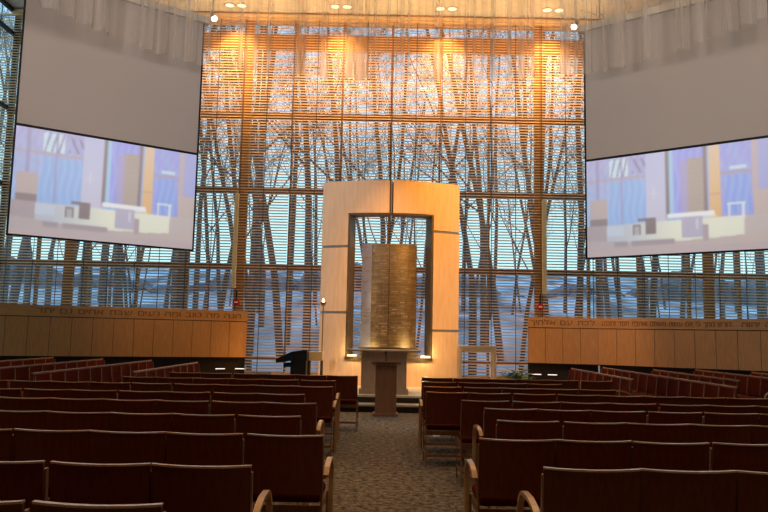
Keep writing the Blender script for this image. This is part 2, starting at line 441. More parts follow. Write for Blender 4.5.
def partition(pts, label, texts):
    p0 = pts[0]
    root = tag(empty('inscribed_partition', (p0[0], p0[1], 0)), label, 'partition', kind='thing')
    base = MB()
    for si, (a, b) in enumerate(zip(pts[:-1], pts[1:])):
        A = Vector((a[0] - p0[0], a[1] - p0[1], 0)); B = Vector((b[0] - p0[0], b[1] - p0[1], 0)); L = (B - A).length; d = (B - A) / L; n = Vector((d.y, -d.x, 0))
        def bx_(m, u0, u1, w0, w1, z0, z1):
            pts_ = []
            for z in (z0, z1):
                for w in (w1, w0):
                    for u in (u0, u1): 
                        q = A + d * u + n * (-w); pts_.append((q.x, q.y, z))
            # order x,y,z: front (w small) first
            m.hexa([pts_[2], pts_[3], pts_[0], pts_[1], pts_[6], pts_[7], pts_[4], pts_[5]])
        npan = max(1, round(L / .46)); pw = L / npan
        core = MB(); bx_(core, 0, L, .02, .10, .86, 2.04); core.build('panel_backing', 'dark_base', root)
        for k in range(npan):
            m = MB(); bx_(m, k * pw + .005, (k + 1) * pw - .005, -.005, .019, .85, 1.765); m.build('wood_panel', 'part_wood', root)
        m = MB(); bx_(m, 0, L, -.012, .11, 1.785, 2.05); m.build('inscribed_rail', 'rail_wood', root)
        bx_(base, 0, L, .12, .2, 0, .86)
        if texts[si]:
            q = A + d * (L / 2) + n * .014
            hebrew(texts[si], .19, L * .94, 'ink', root, (q.x, q.y, 1.915), d)
    base.build('recessed_base', 'dark_base', root)
    return root
partition([(-10.9, 15.69), (-8.3, 16.85), (-3.56, 18.95)], 'left wood-panelled half-height wall with carved inscription, below left screen', [None, 'הנה מה טוב ומה נעים שבת אחים גם יחד'])
partition([(3.86, 19.1), (5.62, 18.75), (8.36, 16.95), (11.2, 15.1)], 'right wood-panelled half-height wall with carved inscription, below right screen',
          ['לכת עם אלהיך', 'דורש ממך כי אם עשות משפט ואהבת חסד והצנע', 'הגיד לך אדם מה טוב ומה יהוה'])
# step lights
for (x, y, lab) in ((-4.19, 18.78, 'small white step light on left dark base, farther from the ark'), (-3.72, 18.98, 'small white step light on left dark base, nearer the ark'),
                    (4.1, 19.16, 'small white step light on right dark base, nearer the ark'), (4.5, 19.08, 'small white step light on right dark base, farther from the ark')):
    rz = .415 if x < 0 else -.195
    r = tag(empty('step_light', (x, y, .52), rz), lab, 'step light', 'step lights on the dark bases')
    MB().box(-.13, .13, -.0, .03, .006, .05).build('housing', 'riser', r)
    MB().box(-.12, .12, -.006, .0, .018, .038).build('lens', 'stepl', r)

# ------------------------------------------------------------------ platform
P = tag(empty('platform', (.2, 17, 0)), 'pale raised two-step platform carrying the ark and tables', 'platform')
MB().box(-3.55, 3.55, -2.45, 3.5, .262, .30).build('platform_top', 'plat', P)
MB().box(-3.55, 3.55, -2.83, -2.40, .115, .15).build('lower_tread', 'plat', P)
MB().box(-3.5, 3.5, -2.79, -2.40, 0, .113).build('lower_riser', 'riser', P)
MB().box(-3.5, 3.5, -2.40, 3.48, 0, .26).build('upper_riser', 'riser', P)

# ------------------------------------------------------------------ ark
AX, AYc, RO, TH = .155, 20.45, 3.42, .42
amax = math.asin(1.69 / RO)
def arc_block(m, a0, a1, z0, z1, r0=None, r1=None, n=None):
    r0 = r0 or RO; r1 = r1 or RO - TH
    n = n or max(2, int(abs(a1 - a0) / .05))
    n0 = len(m.v)
    for k in range(n + 1):
        a = a0 + (a1 - a0) * k / n
        for r in (r0, r1):
            for z in (z0, z1): m.v.append((r * math.sin(a), -r * math.cos(a), z))
    for k in range(n):
        b = n0 + 4 * k
        for (p, q) in ((0, 1), (1, 3), (3, 2), (2, 0)): m.f.append((b + p, b + p + 4, b + q + 4, b + q))
    m.f.append((n0, n0 + 1, n0 + 3, n0 + 2)); e = n0 + 4 * n; m.f.append((e, e + 2, e + 3, e + 1))
    return m
ark = tag(empty('ark_portal', (AX, AYc, .3)), 'tall curved maple portal around the metal ark doors', 'ark')
ai = math.asin(1.04 / RO); GAP = .012
def jamb(sg, bands, nm):
    a0, a1 = sorted((sg * ai, sg * amax))
    zs = [0] + bands + [4.13]
    for k in range(len(zs) - 1):
        arc_block(MB(), a0, a1, zs[k] + (.03 if k else 0), zs[k + 1] - (.03 if k < len(zs) - 2 else 0), n=8).build('jamb_panel', 'ark_wood', ark, smooth=False)
    for z in bands:
        arc_block(MB(), a0 + .003, a1 - .003, z - .03, z + .03, RO - .008, RO - TH + .01, n=8).build('metal_band', 'band', ark)
jamb(-1, [1.72, 3.32], 'left')
jamb(1, [1.33, 3.72], 'right')
arc_block(MB(), -amax, -.014, 4.13, 4.93, n=16).build('lintel', 'ark_wood', ark)
arc_block(MB(), .014, amax, 4.13, 4.93, n=16).build('lintel', 'ark_wood', ark)
arc_block(MB(), -.013, .013, 4.13, 4.90, RO - .10, RO - TH, n=2).build('centre_slot', 'bronze', ark)
MB().tube((0, -RO + .05, 3.95), (0, -RO + .05, 4.95), .016, .016, 8).build('centre_rod', 'chrome', ark)
arc_block(MB(), -ai, ai, 0, .60, n=12).build('lower_panel', 'ark_wood', ark)
arc_block(MB(), -ai + .002, ai - .002, .60, .67, RO + .03, RO - TH, n=12).build('sill', 'bronze', ark)
arc_block(MB(), -ai + .002, ai - .002, 4.09, 4.128, RO - .01, RO - TH, n=12).build('opening_frame', 'bronze', ark)
for sg in (-1, 1):
    a0, a1 = sorted((sg * ai, sg * (ai - .014)))
    arc_block(MB(), a0, a1, .67, 4.09, RO - .01, RO - TH, n=1).build('opening_frame', 'bronze', ark)
# metal ark
def metal_ark():
    r = tag(empty('ark_cabinet', (AX - .02, 17.62, .3)), 'curved brushed metal ark doors with rows of raised strips', 'ark cabinet')
    R = 1.05; am = math.asin(.675 / R)
    for sg in (-1, 1):
        m = MB(); n = 10; a0, a1 = (-am, -.006) if sg < 0 else (.006, am); z0, z1 = .90, 3.42
        uv = []
        for k in range(n + 1):
            a = a0 + (a1 - a0) * k / n
            for z in (z0, z1): m.v.append((R * math.sin(a), -R * math.cos(a) + .75, z)); uv.append((a * R, z))
            for z in (z0, z1): m.v.append(((R - .04) * math.sin(a), -(R - .04) * math.cos(a) + .75, z)); uv.append((a * R, z))
        for k in range(n):
            b = 4 * k
            for (p, q) in ((0, 1), (1, 3), (3, 2), (2, 0)): m.f.append((b + p, b + p + 4, b + q + 4, b + q))
        m.f.append((0, 1, 3, 2)); e = 4 * n; m.f.append((e, e + 2, e + 3, e + 1))
        o = m.build('door', 'brushed', r, smooth=False)
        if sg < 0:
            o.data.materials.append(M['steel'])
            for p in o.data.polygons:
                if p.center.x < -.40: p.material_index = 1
        ul = o.data.uv_layers.new(name='UVMap')
        for lp in o.data.loops: ul.data[lp.index].uv = uv[lp.vertex_index]
        # raised strips
        g = random.Random(5 + sg); st = MB()
        z = z0 + .06
        while z < z1 - .04:
            u = g.uniform(.02, .15)
            while u < .9:
                L = g.uniform(.12, .3)
                if g.random() < .42:
                    b0_, b1_ = a0 + (a1 - a0) * u, a0 + (a1 - a0) * min(.97, u + L)
                    n0 = len(st.v)
                    for a in (b0_, (b0_ + b1_) / 2, b1_):
                        for rr_ in (R + .006, R + .001):
                            for zz in (z, z + .022): st.v.append((rr_ * math.sin(a), -rr_ * math.cos(a) + .75, zz))
                    for k in range(2):
                        b = n0 + 4 * k
                        for (p, q) in ((0, 1), (1, 3), (3, 2), (2, 0)): st.f.append((b + p, b + p + 4, b + q + 4, b + q))
                u += L + g.uniform(.03, .1)
            z += .085
        st.build('relief_rib', 'rib', o)
    MB().box(-.70, .70, -.05, .6, .67, .90).build('plinth', 'bronze', r)
    body = MB()
    body.v += [(-.67, .0, .9), (.67, .0, .9), (-.62, .5, .9), (.62, .5, .9), (-.67, .0, 3.40), (.67, .0, 3.40), (-.62, .5, 3.40), (.62, .5, 3.40)]
    body.f += [(0, 2, 3, 1), (4, 5, 7, 6), (0, 1, 5, 4), (2, 6, 7, 3), (0, 4, 6, 2), (1, 3, 7, 5)]
    body.build('cabinet_body', 'bronze', r)
    MB().box(-.70, .70, -.05, .6, .0, .67).build('pedestal', 'ark_wood', r)
metal_ark()

# glowing ledge lamps under the cabinet
for sg, lab in ((-1, 'warm strip lamp at the left foot of the metal ark'), (1, 'warm strip lamp at the right foot of the metal ark')):
    r = tag(empty('strip_lamp', (AX + sg * .87, 17.12, .972)), lab, 'lamp', 'strip lamps in the ark opening')
    MB().box(-.12, .12, -.03, .03, 0, .03).build('housing', 'chrome', r); MB().box(-.11, .11, -.025, .025, .031, .05).build('lens', 'lamp', r)

# ------------------------------------------------------------------ furniture on platform
t = tag(empty('reading_table', (.04, 15.05, .3)), 'pale wooden reading table with wide thin top before the ark', 'table')
MB().box(-.75, .75, -.32, .36, .86, .90).build('table_top', 'table', t, bevel=.008)
MB().box(-.46, .47, -.24, .30, .10, .86).build('pedestal', 'table', t)
MB().box(-.50, .51, -.27, .32, 0, .10).build('plinth', 'table', t)
t = tag(empty('lectern', (.085, 13.72, 0)), 'narrow brown wooden lectern on the carpet before the steps', 'lectern')
MB().box(-.20, .20, -.16, .16, .04, .93).build('column', 'lectern', t, bevel=.006)
MB().box(-.24, .24, -.19, .19, 0, .05).build('plinth', 'lectern', t, bevel=.006)
MB().hexa([(-.28, -.22, .985), (.28, -.22, .985), (-.28, .22, .93), (.28, .22, .93), (-.28, -.22, 1.015), (.28, -.22, 1.015), (-.28, .22, .96), (.28, .22, .96)]).build('slanted_top', 'lectern', t, bevel=.006)
MB().tube((0, .05, .95), (-.01, .1, 1.14), .012, .010, 8).lathe((-.01, .1, 1.13), [(.008, 0), (.02, .015), (.02, .05), (.008, .065)], 10).build('microphone', 'black', t)

def legged_table(name, loc, w, d, h, mat, label, cat, lt=.07):
    t = tag(empty(name, loc), label, cat)
    MB().box(-w / 2, w / 2, -d / 2, d / 2, h - .05, h).build('table_top', mat, t, bevel=.005)
    for sx in (-1, 1):
        for sy in (-1, 1):
            MB().box(sx * (w / 2 - .04) - lt / 2, sx * (w / 2 - .04) + lt / 2, sy * (d / 2 - .04) - lt / 2, sy * (d / 2 - .04) + lt / 2, 0, h - .052).build('leg', mat, t)
    MB().box(-w / 2 + .08, w / 2 - .08, -d / 2 + .02, -d / 2 + .04, h - .13, h - .052).build('apron', mat, t)
    return t
legged_table('side_table', (2.17, 16.6, .3), .86, .45, 1.0, 'white_metal', 'tall pale wood side table right of the ark', 'table')

# reader's desk (dark, slanted) and tan stool-like table
t = tag(empty('reading_desk', (-1.86, 16.05, .3)), 'dark slant-topped reading desk left of the ark', 'desk')
MB().box(-.14, .20, -.2, .2, 0, .62).build('desk_body', 'black', t)
MB().hexa([(-.46, -.25, .55), (-.12, -.25, .60), (-.46, .25, .55), (-.12, .25, .60), (-.46, -.25, .64), (-.12, -.25, .80), (-.46, .25, .64), (-.12, .25, .80)]).hexa([(-.12, -.25, .60), (.22, -.25, .60), (-.12, .25, .60), (.22, .25, .60), (-.12, -.25, .80), (.22, -.25, .85), (-.12, .25, .80), (.22, .25, .85)]).build('slanted_top', 'black', t, bevel=.01)
MB().hexa([(-.30, -.15, .46), (-.142, -.15, .46), (-.30, .15, .46), (-.142, .15, .46), (-.30, -.15, .545), (-.142, -.15, .56), (-.30, .15, .545), (-.142, .15, .56)]).build('side_shelf', 'black', t)
t = tag(empty('small_table', (-1.50, 16.35, .3)), 'small tan-topped table with dark legs beside the dark desk', 'table')
MB().box(-.17, .17, -.17, .17, .60, .80).build('table_top', 'tan', t, bevel=.01)
for sx in (-1, 1):
    for sy in (-1, 1): MB().box(sx * .14 - .018, sx * .14 + .018, sy * .14 - .018, sy * .14 + .018, 0, .60).build('leg', 'riser', t)
t = tag(empty('floor_monitor', (-2.62, 16.0, .3)), 'low black box on the platform left of the dark desk', 'loudspeaker')
MB().hexa([(-.16, -.14, 0), (.16, -.14, 0), (-.16, .14, 0), (.16, .14, 0), (-.16, -.02, .30), (.16, -.02, .30), (-.16, .14, .33), (.16, .14, .33)]).build('speaker_box', 'black', t, bevel=.01)
MB().hexa([(-.14, -.145, .03), (.14, -.145, .03), (-.14, -.125, .03), (.14, -.125, .03), (-.14, -.04, .27), (.14, -.04, .27), (-.14, -.02, .27), (.14, -.02, .27)]).build('speaker_grille', 'riser', t)

# standing lamp
t = tag(empty('standing_lamp', (-1.37, 16.45, .3)), 'slender standing oil lamp with small flame before the ark', 'lamp')
MB().lathe((0, 0, 0), [(.14, 0), (.14, .02), (.03, .05), (.015, .1)], 16).build('base', 'bronze', t)
MB().tube((0, 0, .08), (0, 0, 1.83), .014, .012, 8).build('pole', 'bronze', t)
MB().lathe((0, 0, 1.83), [(.012, 0), (.05, .03), (.075, .09), (.07, .09)], 14).build('bowl', 'bronze', t)
MB().lathe((0, 0, 1.915), [(.02, 0), (.032, .03), (.02, .06), (.003, .10)], 10).build('flame', 'flame', t, smooth=True)

# plant
t = tag(empty('potted_plant', (3.16, 17.0, .3)), 'low leafy green plant at the right end of the platform', 'plant')
MB().lathe((0, 0, 0), [(.11, 0), (.15, .2), (.16, .2)], 14).build('pot', 'pot', t)
lf = MB(); g = random.Random(9)
for k in range(90):
    az = g.uniform(0, 6.28); el = g.uniform(.1, 1.2); L = g.uniform(.14, .34)
    p = Vector((0, 0, .2)) + Vector((math.cos(az) * math.cos(el), math.sin(az) * math.cos(el) * .7, math.sin(el) * .7)) * L
    d = Vector((math.cos(az), math.sin(az), g.uniform(-.3, .5))).normalized() * g.uniform(.06, .1); s_ = Vector((-d.y, d.x, 0)).normalized() * .025
    n0 = len(lf.v); lf.v += [tuple(p - d), tuple(p + s_ + Vector((0, 0, .01))), tuple(p + d), tuple(p - s_ + Vector((0, 0, .01)))]; lf.f.append((n0, n0 + 1, n0 + 2, n0 + 3))
    lf.tube((0, 0, .18), p - d, .003, .003, 3, False)
lf.build('foliage', 'leaf', t); t.scale = (1.3, 1.3, 1.15)

# column loudspeakers + fire alarms
for x, side in ((-4.30, 'left'), (4.62, 'right')):
    t = tag(empty('column_loudspeaker', (x, 20.5, 2.75)), 'slim tan column loudspeaker before the blinds, %s of the ark' % side, 'loudspeaker', 'column loudspeakers')
    MB().box(-.06, .06, -.05, .05, 0, 2.75).build('cabinet', 'tan', t, bevel=.01)
    MB().box(-.05, .05, -.056, -.05, .05, 2.70).build('speaker_grille', 'tan', t)
    for z in (.4, 2.3): MB().box(-.03, .03, .05, .38, z, z + .06).build('bracket', 'black', t)
for x, z, side in ((-4.2, 2.26, 'left'), (4.5, 2.3, 'right')):
    t = tag(empty('fire_alarm', (x, 20.5, z)), 'small round red fire alarm under the %s column loudspeaker' % side, 'fire alarm', 'red fire alarms')
    m = MB(); m.tube((0, 0, .09), (0, .07, .09), .095, .095, 18); m.build('housing', 'red', t)
    MB().box(-.05, .05, -.02, 0, .07, .11).build('strobe_lens', 'white_metal', t)
    MB().box(-.018, .018, .01, .04, .185, .44).build('conduit', 'black', t)
    MB().box(-.02, .02, .07, .38, .07, .11).build('bracket', 'black', t)

# ------------------------------------------------------------------ projection screens
def pic(u, v):
    """colour of the projected video at u (left-right), v (top-down)."""
    def inr(a, b, c, d): return a <= u < b and c <= v < d
    g = lambda a, b, t: tuple(a[i] + (b[i] - a[i]) * t for i in range(3))
    n = math.sin(u * 95 + 3 * math.sin(v * 9)) * math.sin(v * 31 + u * 40)
    st = math.sin(u * 160 + math.sin(v * 14) * 1.5)
    c = g((168, 172, 226), (150, 190, 244), min(1, v * 1.6))
    c = tuple(k + 7 * n + 5 * st for k in c)
    if .14 < u < .42 and .25 < v < .72: c = tuple(a + b + 8 * st for a, b in zip((138, 186, 246), (0, 0, 0)))
    if inr(.14, .25, .02, .2): c = (205 + 25 * n, 235 + 10 * n, 250) if abs(math.sin(u * 90 + v * 12)) > .35 else (120, 120, 170)
    if inr(.27, .36, .03, .18) and abs(math.sin(u * 70 - v * 20)) < .4: c = (120, 115, 165)
    if inr(.0, .42, .205, .235): c = (175, 165, 185)
    if .205 < u < .215 or .055 < u < .075 and v < .42: c = (150, 150, 200)
    if inr(.35, .46, .0, .8): c = g((186, 196, 238), (205, 205, 225), v)
    if inr(.385, .395, .33, .45) or inr(.36, .42, .40, .41): c = (214, 218, 238)
    if inr(.02, .125, .42, .62): c = (186, 172, 176)
    if inr(.02, .125, .62, .70): c = (128, 118, 128)
    if .455 < u < .475 and v < .66: c = (112, 110, 122)
    if inr(.475, .66, .0, .66):
        c = (146 + 10 * st, 160 + 10 * st, 246)
        if .475 < u < .50: c = (150, 205, 248)
    if inr(.54, .575, .12, .62): c = (165, 160, 210)
    if inr(.575, .655, .10, .62): c = tuple(k + 12 * (1 if int(v * 70) % 3 == 0 and math.sin(u * 200 + v * 999) > -.2 else 0) for k in (166, 156, 150))
    if .655 < u < .675 and v < .66: c = (120, 108, 122)
    if inr(.675, .685, 0, .66): c = (150, 185, 245)
    if inr(.685, .745, 0, .70): c = g((226, 200, 172), (232, 178, 110), v * 1.3)
    if inr(.685, .745, .455, .47): c = (176, 140, 110)
    if inr(.745, .90, .0, .72):
        c = (150 + 12 * st, 166 + 12 * n, 240)
        if .215 < v < .25 and .79 < u < .87: c = (200, 232, 246)
        if .27 < v < .295: c = (168, 156, 178)
    if inr(.76, .885, .30, .66): c = (128 + 14 * st, 168 + 12 * st, 246)
    if inr(.895, .93, 0, .5): c = (190, 176, 190)
    if inr(.93, 1.01, 0, .5): c = (158, 170, 232)
    if inr(.90, 1.01, .46, .68): c = (196, 180, 180)
    if v > .68:
        c = g((186, 198, 214), (236, 240, 222), min(1, max(0, (u - .2) / .3)))
        if u > .85: c = (196, 186, 188)
        if u < .12: c = (170, 160, 172)
    if inr(.12, .22, .70, .8): c = (196, 212, 236)
    if v > .83 + .05 * math.sin(u * 3): c = g((186, 176, 184), (198, 184, 182), u)
    if v > .83 and inr(.16, .24, .86, .91): c = (158, 150, 164)
    if v > .83 and inr(.26, .5, .86, .91): c = (160, 150, 164)
    if v > .93: c = (192, 178, 184)
    if inr(.77, .86, .555, .575): c = (240, 244, 250)
    if (inr(.775, .785, .575, .72) or inr(.845, .855, .575, .72)): c = (232, 236, 246)
    if inr(.46, .71, .615, .655): c = (244, 248, 252)
    if inr(.60, .72, .655, .675): c = (232, 232, 236)
    if inr(.54, .65, .66, .86): c = (180, 178, 206)
    if inr(.615, .625, .68, .78): c = (225, 225, 240)
    if inr(.65, .675, .74, .90): c = (170, 158, 172)
    if inr(.345, .40, .66, .80): c = (112, 104, 118)
    if inr(.30, .40, .645, .67): c = (104, 98, 114)
    if inr(.27, .315, .70, .80) and not inr(.28, .29, .715, .8) and not inr(.297, .307, .715, .8): c = (108, 104, 122)
    return tuple(max(0, min(255, k)) for k in c)
def picmat():
    m, nt, b = nodes('projected_picture')
    a = nt.nodes.new('ShaderNodeVertexColor'); a.layer_name = 'pic'
    b.inputs['Base Color'].default_value = (.5, .5, .5, 1)
    nt.links.new(a.outputs['Color'], b.inputs['Emission Color']); b.inputs['Emission Strength'].default_value = .66
    b.inputs['Roughness'].default_value = .9
    return m
M['pic'] = picmat()
lin = lambda c: ((c / 255 + .055) / 1.055) ** 2.4 if c > 10 else c / 255 / 12.92
def screen(a, b, z0, zp, z1, label):
    A = Vector((a[0], a[1], 0)); B = Vector((b[0], b[1], 0)); L = (B - A).length; ang = math.atan2(B.y - A.y, B.x - A.x)
    r = tag(empty('projection_screen', (a[0], a[1], z0), ang), label, 'screen', 'projection screens')
    MB().box(.03, L - .03, -.004, .004, zp - z0 + .02, z1 - z0).build('blank_fabric', 'screen', r)
    nu, nv = 210, 120; m = MB(); hp = zp - z0 - .02
    for j in range(nv + 1):
        for i in range(nu + 1): m.v.append((.03 + (L - .06) * i / nu, -.004, .03 + (hp - .03) * j / nv))
    for j in range(nv):
        for i in range(nu):
            q = j * (nu + 1) + i; m.f.append((q, q + 1, q + nu + 2, q + nu + 1))
    o = m.build('projected_picture', 'pic', r)
    at = o.data.color_attributes.new('pic', 'FLOAT_COLOR', 'CORNER')
    k = 0
    G_ = [[pic((i + .5) / nu, 1 - (j + .5) / nv) for i in range(nu)] for j in range(nv)]
    for _ in range(1):
        G_ = [[tuple(sum(G_[min(nv - 1, max(0, j + b_))][min(nu - 1, max(0, i + a_))][q] for a_ in (-1, 0, 1) for b_ in (-1, 0, 1)) / 9 for q in range(3)) for i in range(nu)] for j in range(nv)]
    for j in range(nv):
        for i in range(nu):
            c = G_[j][i] or pic((i + .5) / nu, 1 - (j + .5) / nv); lc = (*[lin(x) for x in c], 1)
            for _ in range(4): at.data[k].color = lc; k += 1
    MB().box(.03, L - .03, 0, .006, .03, hp).build('screen_backing', 'black', r)
    for (x0, x1, za, zb) in ((0, .03, 0, z1 - z0), (L - .03, L, 0, z1 - z0), (.03, L - .03, 0, .03), (.03, L - .03, zp - z0 - .02, zp - z0 + .02)):
        MB().box(x0, x1, -.008, .008, za, zb).build('black_border', 'black', r)
    MB().box(-.05, L + .05, -.07, .07, z1 - z0, z1 - z0 + .12).build('roller_housing', 'ceil', r)
    for x in (.3, L - .3): MB().tube((x, 0, z1 - z0 + .1), (x, 0, H - z0), .008, .008, 6).build('hanging_rod', 'chrome', r)
    return r
screen((-5.69, 10.67), (-3.31, 12.36), 2.88, 4.60, 7.0, 'large hanging projection screen left of the ark, picture in lower part')
screen((3.52, 12.40), (5.90, 10.60), 2.88, 4.63, 7.0, 'large hanging projection screen right of the ark, picture in lower part')

# spotlights at the screens' inner top corners
for x, y, z, side, sg in ((-3.20, 12.45, 7.14, 'left', 1), (3.40, 12.45, 7.12, 'right', -1)):
    t = tag(empty('spotlight', (x, y, z)), 'small bright spotlight at the inner top corner of the %s screen' % side, 'spotlight', 'spotlights beside the screens')
    MB().tube((0, 0, .1), (0, 0, H - z), .008, .008, 6).build('hanging_rod', 'chrome', t)
    MB().tube((sg * -.02, 0, .10), (sg * .05, -.06, -.02), .03, .055, 14).build('lamp_head', 'chrome', t)
    MB().tube((sg * .051, -.061, -.022), (sg * .055, -.066, -.03), .05, .05, 14).build('lens', 'lamp_hot', t)

# recessed twin downlights above the window
for i, (x, y) in enumerate(((-4.5, 20.1), (-1.4, 20.05), (1.68, 20.05), (4.8, 20.0))):
    t = tag(empty('twin_downlight', (x, y, H - .03)), '%s of the four twin downlights over the window wall, from the left' % ORD[i], 'downlight', 'twin ceiling downlights')
    for dx in (-.175, .175):
        m = MB(); m.lathe((dx, 0, 0), [(.15, .03), (.16, 0), (.13, 0), (.12, .028)], 18); m.build('trim_ring', 'chrome', t)
        m = MB(); m.lathe((dx, 0, 0), [(.119, .01), (.119, .026)], 18); m.build('lens', 'lamp', t)

# ------------------------------------------------------------------ sheer curtain
ctrl = [(-5.75, 7.6), (-5.35, 8.6), (-4.93, 9.45), (-4.07, 10.87), (-3.1, 11.75), (-1.6, 12.15), (0, 12.3), (1.7, 12.2), (3.34, 11.8), (4.3, 11.0), (4.85, 10.2), (5.3, 9.45), (5.75, 8.5), (6.1, 7.5)]
def cat(pts, n):
    out = []
    for i in range(len(pts) - 1):
        p0 = pts[max(i - 1, 0)]; p1 = pts[i]; p2 = pts[i + 1]; p3 = pts[min(i + 2, len(pts) - 1)]
        for k in range(n):
            t = k / n; f = lambda a, b, c, d: .5 * ((2 * b) + (-a + c) * t + (2 * a - 5 * b + 4 * c - d) * t * t + (-a + 3 * b - 3 * c + d) * t ** 3)
            out.append((f(p0[0], p1[0], p2[0], p3[0]), f(p0[1], p1[1], p2[1], p3[1])))
    out.append(pts[-1]); return out
cp = cat(ctrl, 60); m = MB(); s_acc = 0; g = random.Random(4)
for i, (x, y) in enumerate(cp):
    q = cp[min(i + 1, len(cp) - 1)]; p = cp[max(i - 1, 0)]; tx, ty = q[0] - p[0], q[1] - p[1]; l = math.hypot(tx, ty); nx_, ny_ = -ty / l, tx / l
    if i: s_acc += math.hypot(x - cp[i - 1][0], y - cp[i - 1][1])
    a = .075 * math.sin(s_acc * 2 * pi / .27 + 1.2 * math.sin(s_acc * 1.3)) + .02 * math.sin(s_acc * 2 * pi / .11)
    for z in (6.0, 7.5, 9.2, H): m.v.append((x + nx_ * a, y + ny_ * a, z))
for i in range(len(cp) - 1):
    for j in range(3):
        b = i * 4 + j; m.f.append((b, b + 4, b + 5, b + 1))
cur = m.build('sheer_curtain', 'sheer', smooth=True)
tag(cur, 'sheer cream curtain hanging in folds from the ceiling before the screens', 'curtain')
m = MB()
for (x0, y0), (x1, y1) in zip(cp[:-1:6], cp[6::6]): m.bar((x0, y0, H - .03), (x1, y1, H - .03), .05, .05, Vector((0, 0, 1)))
m.build('curtain_track', 'ceil', cur)

# ------------------------------------------------------------------ chairs
WC = .2405
def make_chair(arm):
    r = empty('wooden_chair')
    def back(off):
        def fn(u, v):
            x = -WC + 2 * WC * u; z = .49 + .362 * v; k = 1 - (x / WC) ** 2
            y = -.215 - (z - .45) * .12 - .022 * k + off
            return (x, y, z + (-.006 * k * v)), (0, -1, 0)
        return fn
    MB().grid_slab(lambda u, v: ((back(0)(u, v)[0]), (0, -1, 0)), 10, 3, -.0001 - .0)  # shape reference
    m = MB(); m.grid_slab(lambda u, v: (back(-.0)(u, v)[0], (0, 1, 0)), 10, 3, .018); bk = m.build('backrest', 'chair_wood', r)
    m = MB()   # tan plywood edge along the top, paled to carry the overhead highlight
    def edge(u, v):
        p = back(0)(u, 1)[0]; return ((p[0], p[1] + .004, p[2] + .0005 + .009 * v), (0, 1, 0))
    m.grid_slab(edge, 10, 1, .026); m.build('top_edge', 'edge_wood', bk)
    m = MB(); m.grid_slab(lambda u, v: (Vector(back(.03)(.05 + .90 * u, .06 + .88 * v)[0]), (0, 1, 0)), 8, 3, .029); m.build('back_pad', 'burgundy', r)
    m = MB(); m.box(-.225, .225, -.17, .25, .415, .475); m.build('seat', 'burgundy', r, bevel=.02)
    m = MB(); m.box(-.228, .228, -.21, -.19, .36, .41); m.box(-.228, .228, .22, .24, .36, .41); m.box(-.235, -.215, -.19, .22, .36, .41); m.box(.215, .235, -.19, .22, .36, .41); m.build('seat_frame', 'frame_wood', r)
    for sx in (-1, 1):
        m = MB(); m.ribbon([(sx * .2365, -.29, 0), (sx * .2365, -.212, .40), (sx * .2365, -.205, .50), (sx * .2365, -.238, .82)], .013, .03); m.build('leg', 'frame_wood', r)
        m = MB(); m.ribbon([(sx * .2365, .22, 0), (sx * .2365, .225, .414)], .013, .034); m.build('leg', 'frame_wood', r)
        m = MB(); m.ribbon([(sx * .2365, -.27, .13), (sx * .2365, .205, .13)], .012, .028); m.build('stretcher', 'frame_wood', r)
    m = MB(); m.box(-.228, .228, -.265, -.255, .12, .15); m.build('stretcher', 'frame_wood', r)
    if arm:
        x = arm * .262
        pts = [(x, .235, 0), (x, .24, .50)]
        for k in range(1, 9):
            a = k / 8 * pi / 2; pts.append((x, .24 - .15 * (1 - math.cos(a)) , .50 + .155 * math.sin(a)))
        pts += [(x, -.05, .655), (x, -.16, .635), (x, -.245, .60)]
        MB().ribbon(pts, .034, .022).build('armrest', 'edge_wood', r)
        MB().box(min(arm * .243, x), max(arm * .243, x), -.262, -.24, .585, .61).build('arm_bracket', 'frame_wood', r)
    return r
protos = {0: make_chair(0), -1: make_chair(-1), 1: make_chair(1)}
first = {0: True, -1: True, 1: True}
nch = 0
def chair(x, y, rz, arm, label, group):
    global nch
    p = protos[arm]
    if first[arm]: first[arm] = False; c = p
    else: c = copy_tree(p)
    c.location = (x, y, 0); c.rotation_euler = (0, 0, rz); tag(c, label, 'chair', group); nch += 1
    return c
g = random.Random(31)
CP = .487
# (depth of the top edge, aisle edge, outermost x, armed end)
LEFT = [(2.763, -.80, 0, 1), (3.57, -.621, 0, 1), (4.657, -.359, 0, 1), (5.687, -.622, 0, 1), (6.767, -.595, 0, 1), (7.736, -.811, 0, 1), (8.914, -.594, 0, 1), (10.069, -.631, -3.2, 1), (11.35, -.37, -3.0, 0)]
RIGHT = [(3.674, .816, 0, 1), (4.663, .629, 0, 1), (5.682, .906, 0, 0), (6.611, .935, 0, 1), (7.39, .818, 0, 0), (8.40, .519, 0, 0), (9.30, .542, 2.65, 1), (10.26, .571, 2.62, 0), (11.25, .623, 3.2, 0)]
for side, rows, sg in (('left', LEFT, -1), ('right', RIGHT, 1)):
    for i, (d, e, lim, arm) in enumerate(rows):
        k = 0; xx = e + sg * .243
        lim_x = abs(lim) if lim else .55 * d + .55
        if lim == 0: lim_x = min(lim_x, 5.4)
        while abs(xx) - .243 < lim_x - .1 and k < 16:
            lab = 'wooden chair, %s from the aisle, %s row from the camera, %s of the aisle' % (ORD[k], ORD[i], side)
            a = (-sg if arm else 0) if k == 0 else 0
            chair(xx, d + .27 + g.uniform(-.012, .012), g.uniform(-.012, .012), a, lab, '%s row of chairs %s of the aisle' % (ORD[i], side))
            xx += sg * (CP + (g.choice([0, 0, 0, .03]))); k += 1
SIDE = [('left', -3.87, 10.93, 15.2), ('left', -5.03, 10.33, 15.8), ('left', -6.17, 11.3, 16.0), ('left', -7.4, 13.6, 16.3),
        ('right', 4.18, 11.73, 15.95), ('right', 5.14, 10.25, 16.8), ('right', 6.08, 12.0, 16.2), ('right', 7.18, 12.6, 16.55), ('right', 8.08, 14.2, 15.8)]
ri = {'left': 0, 'right': 0}
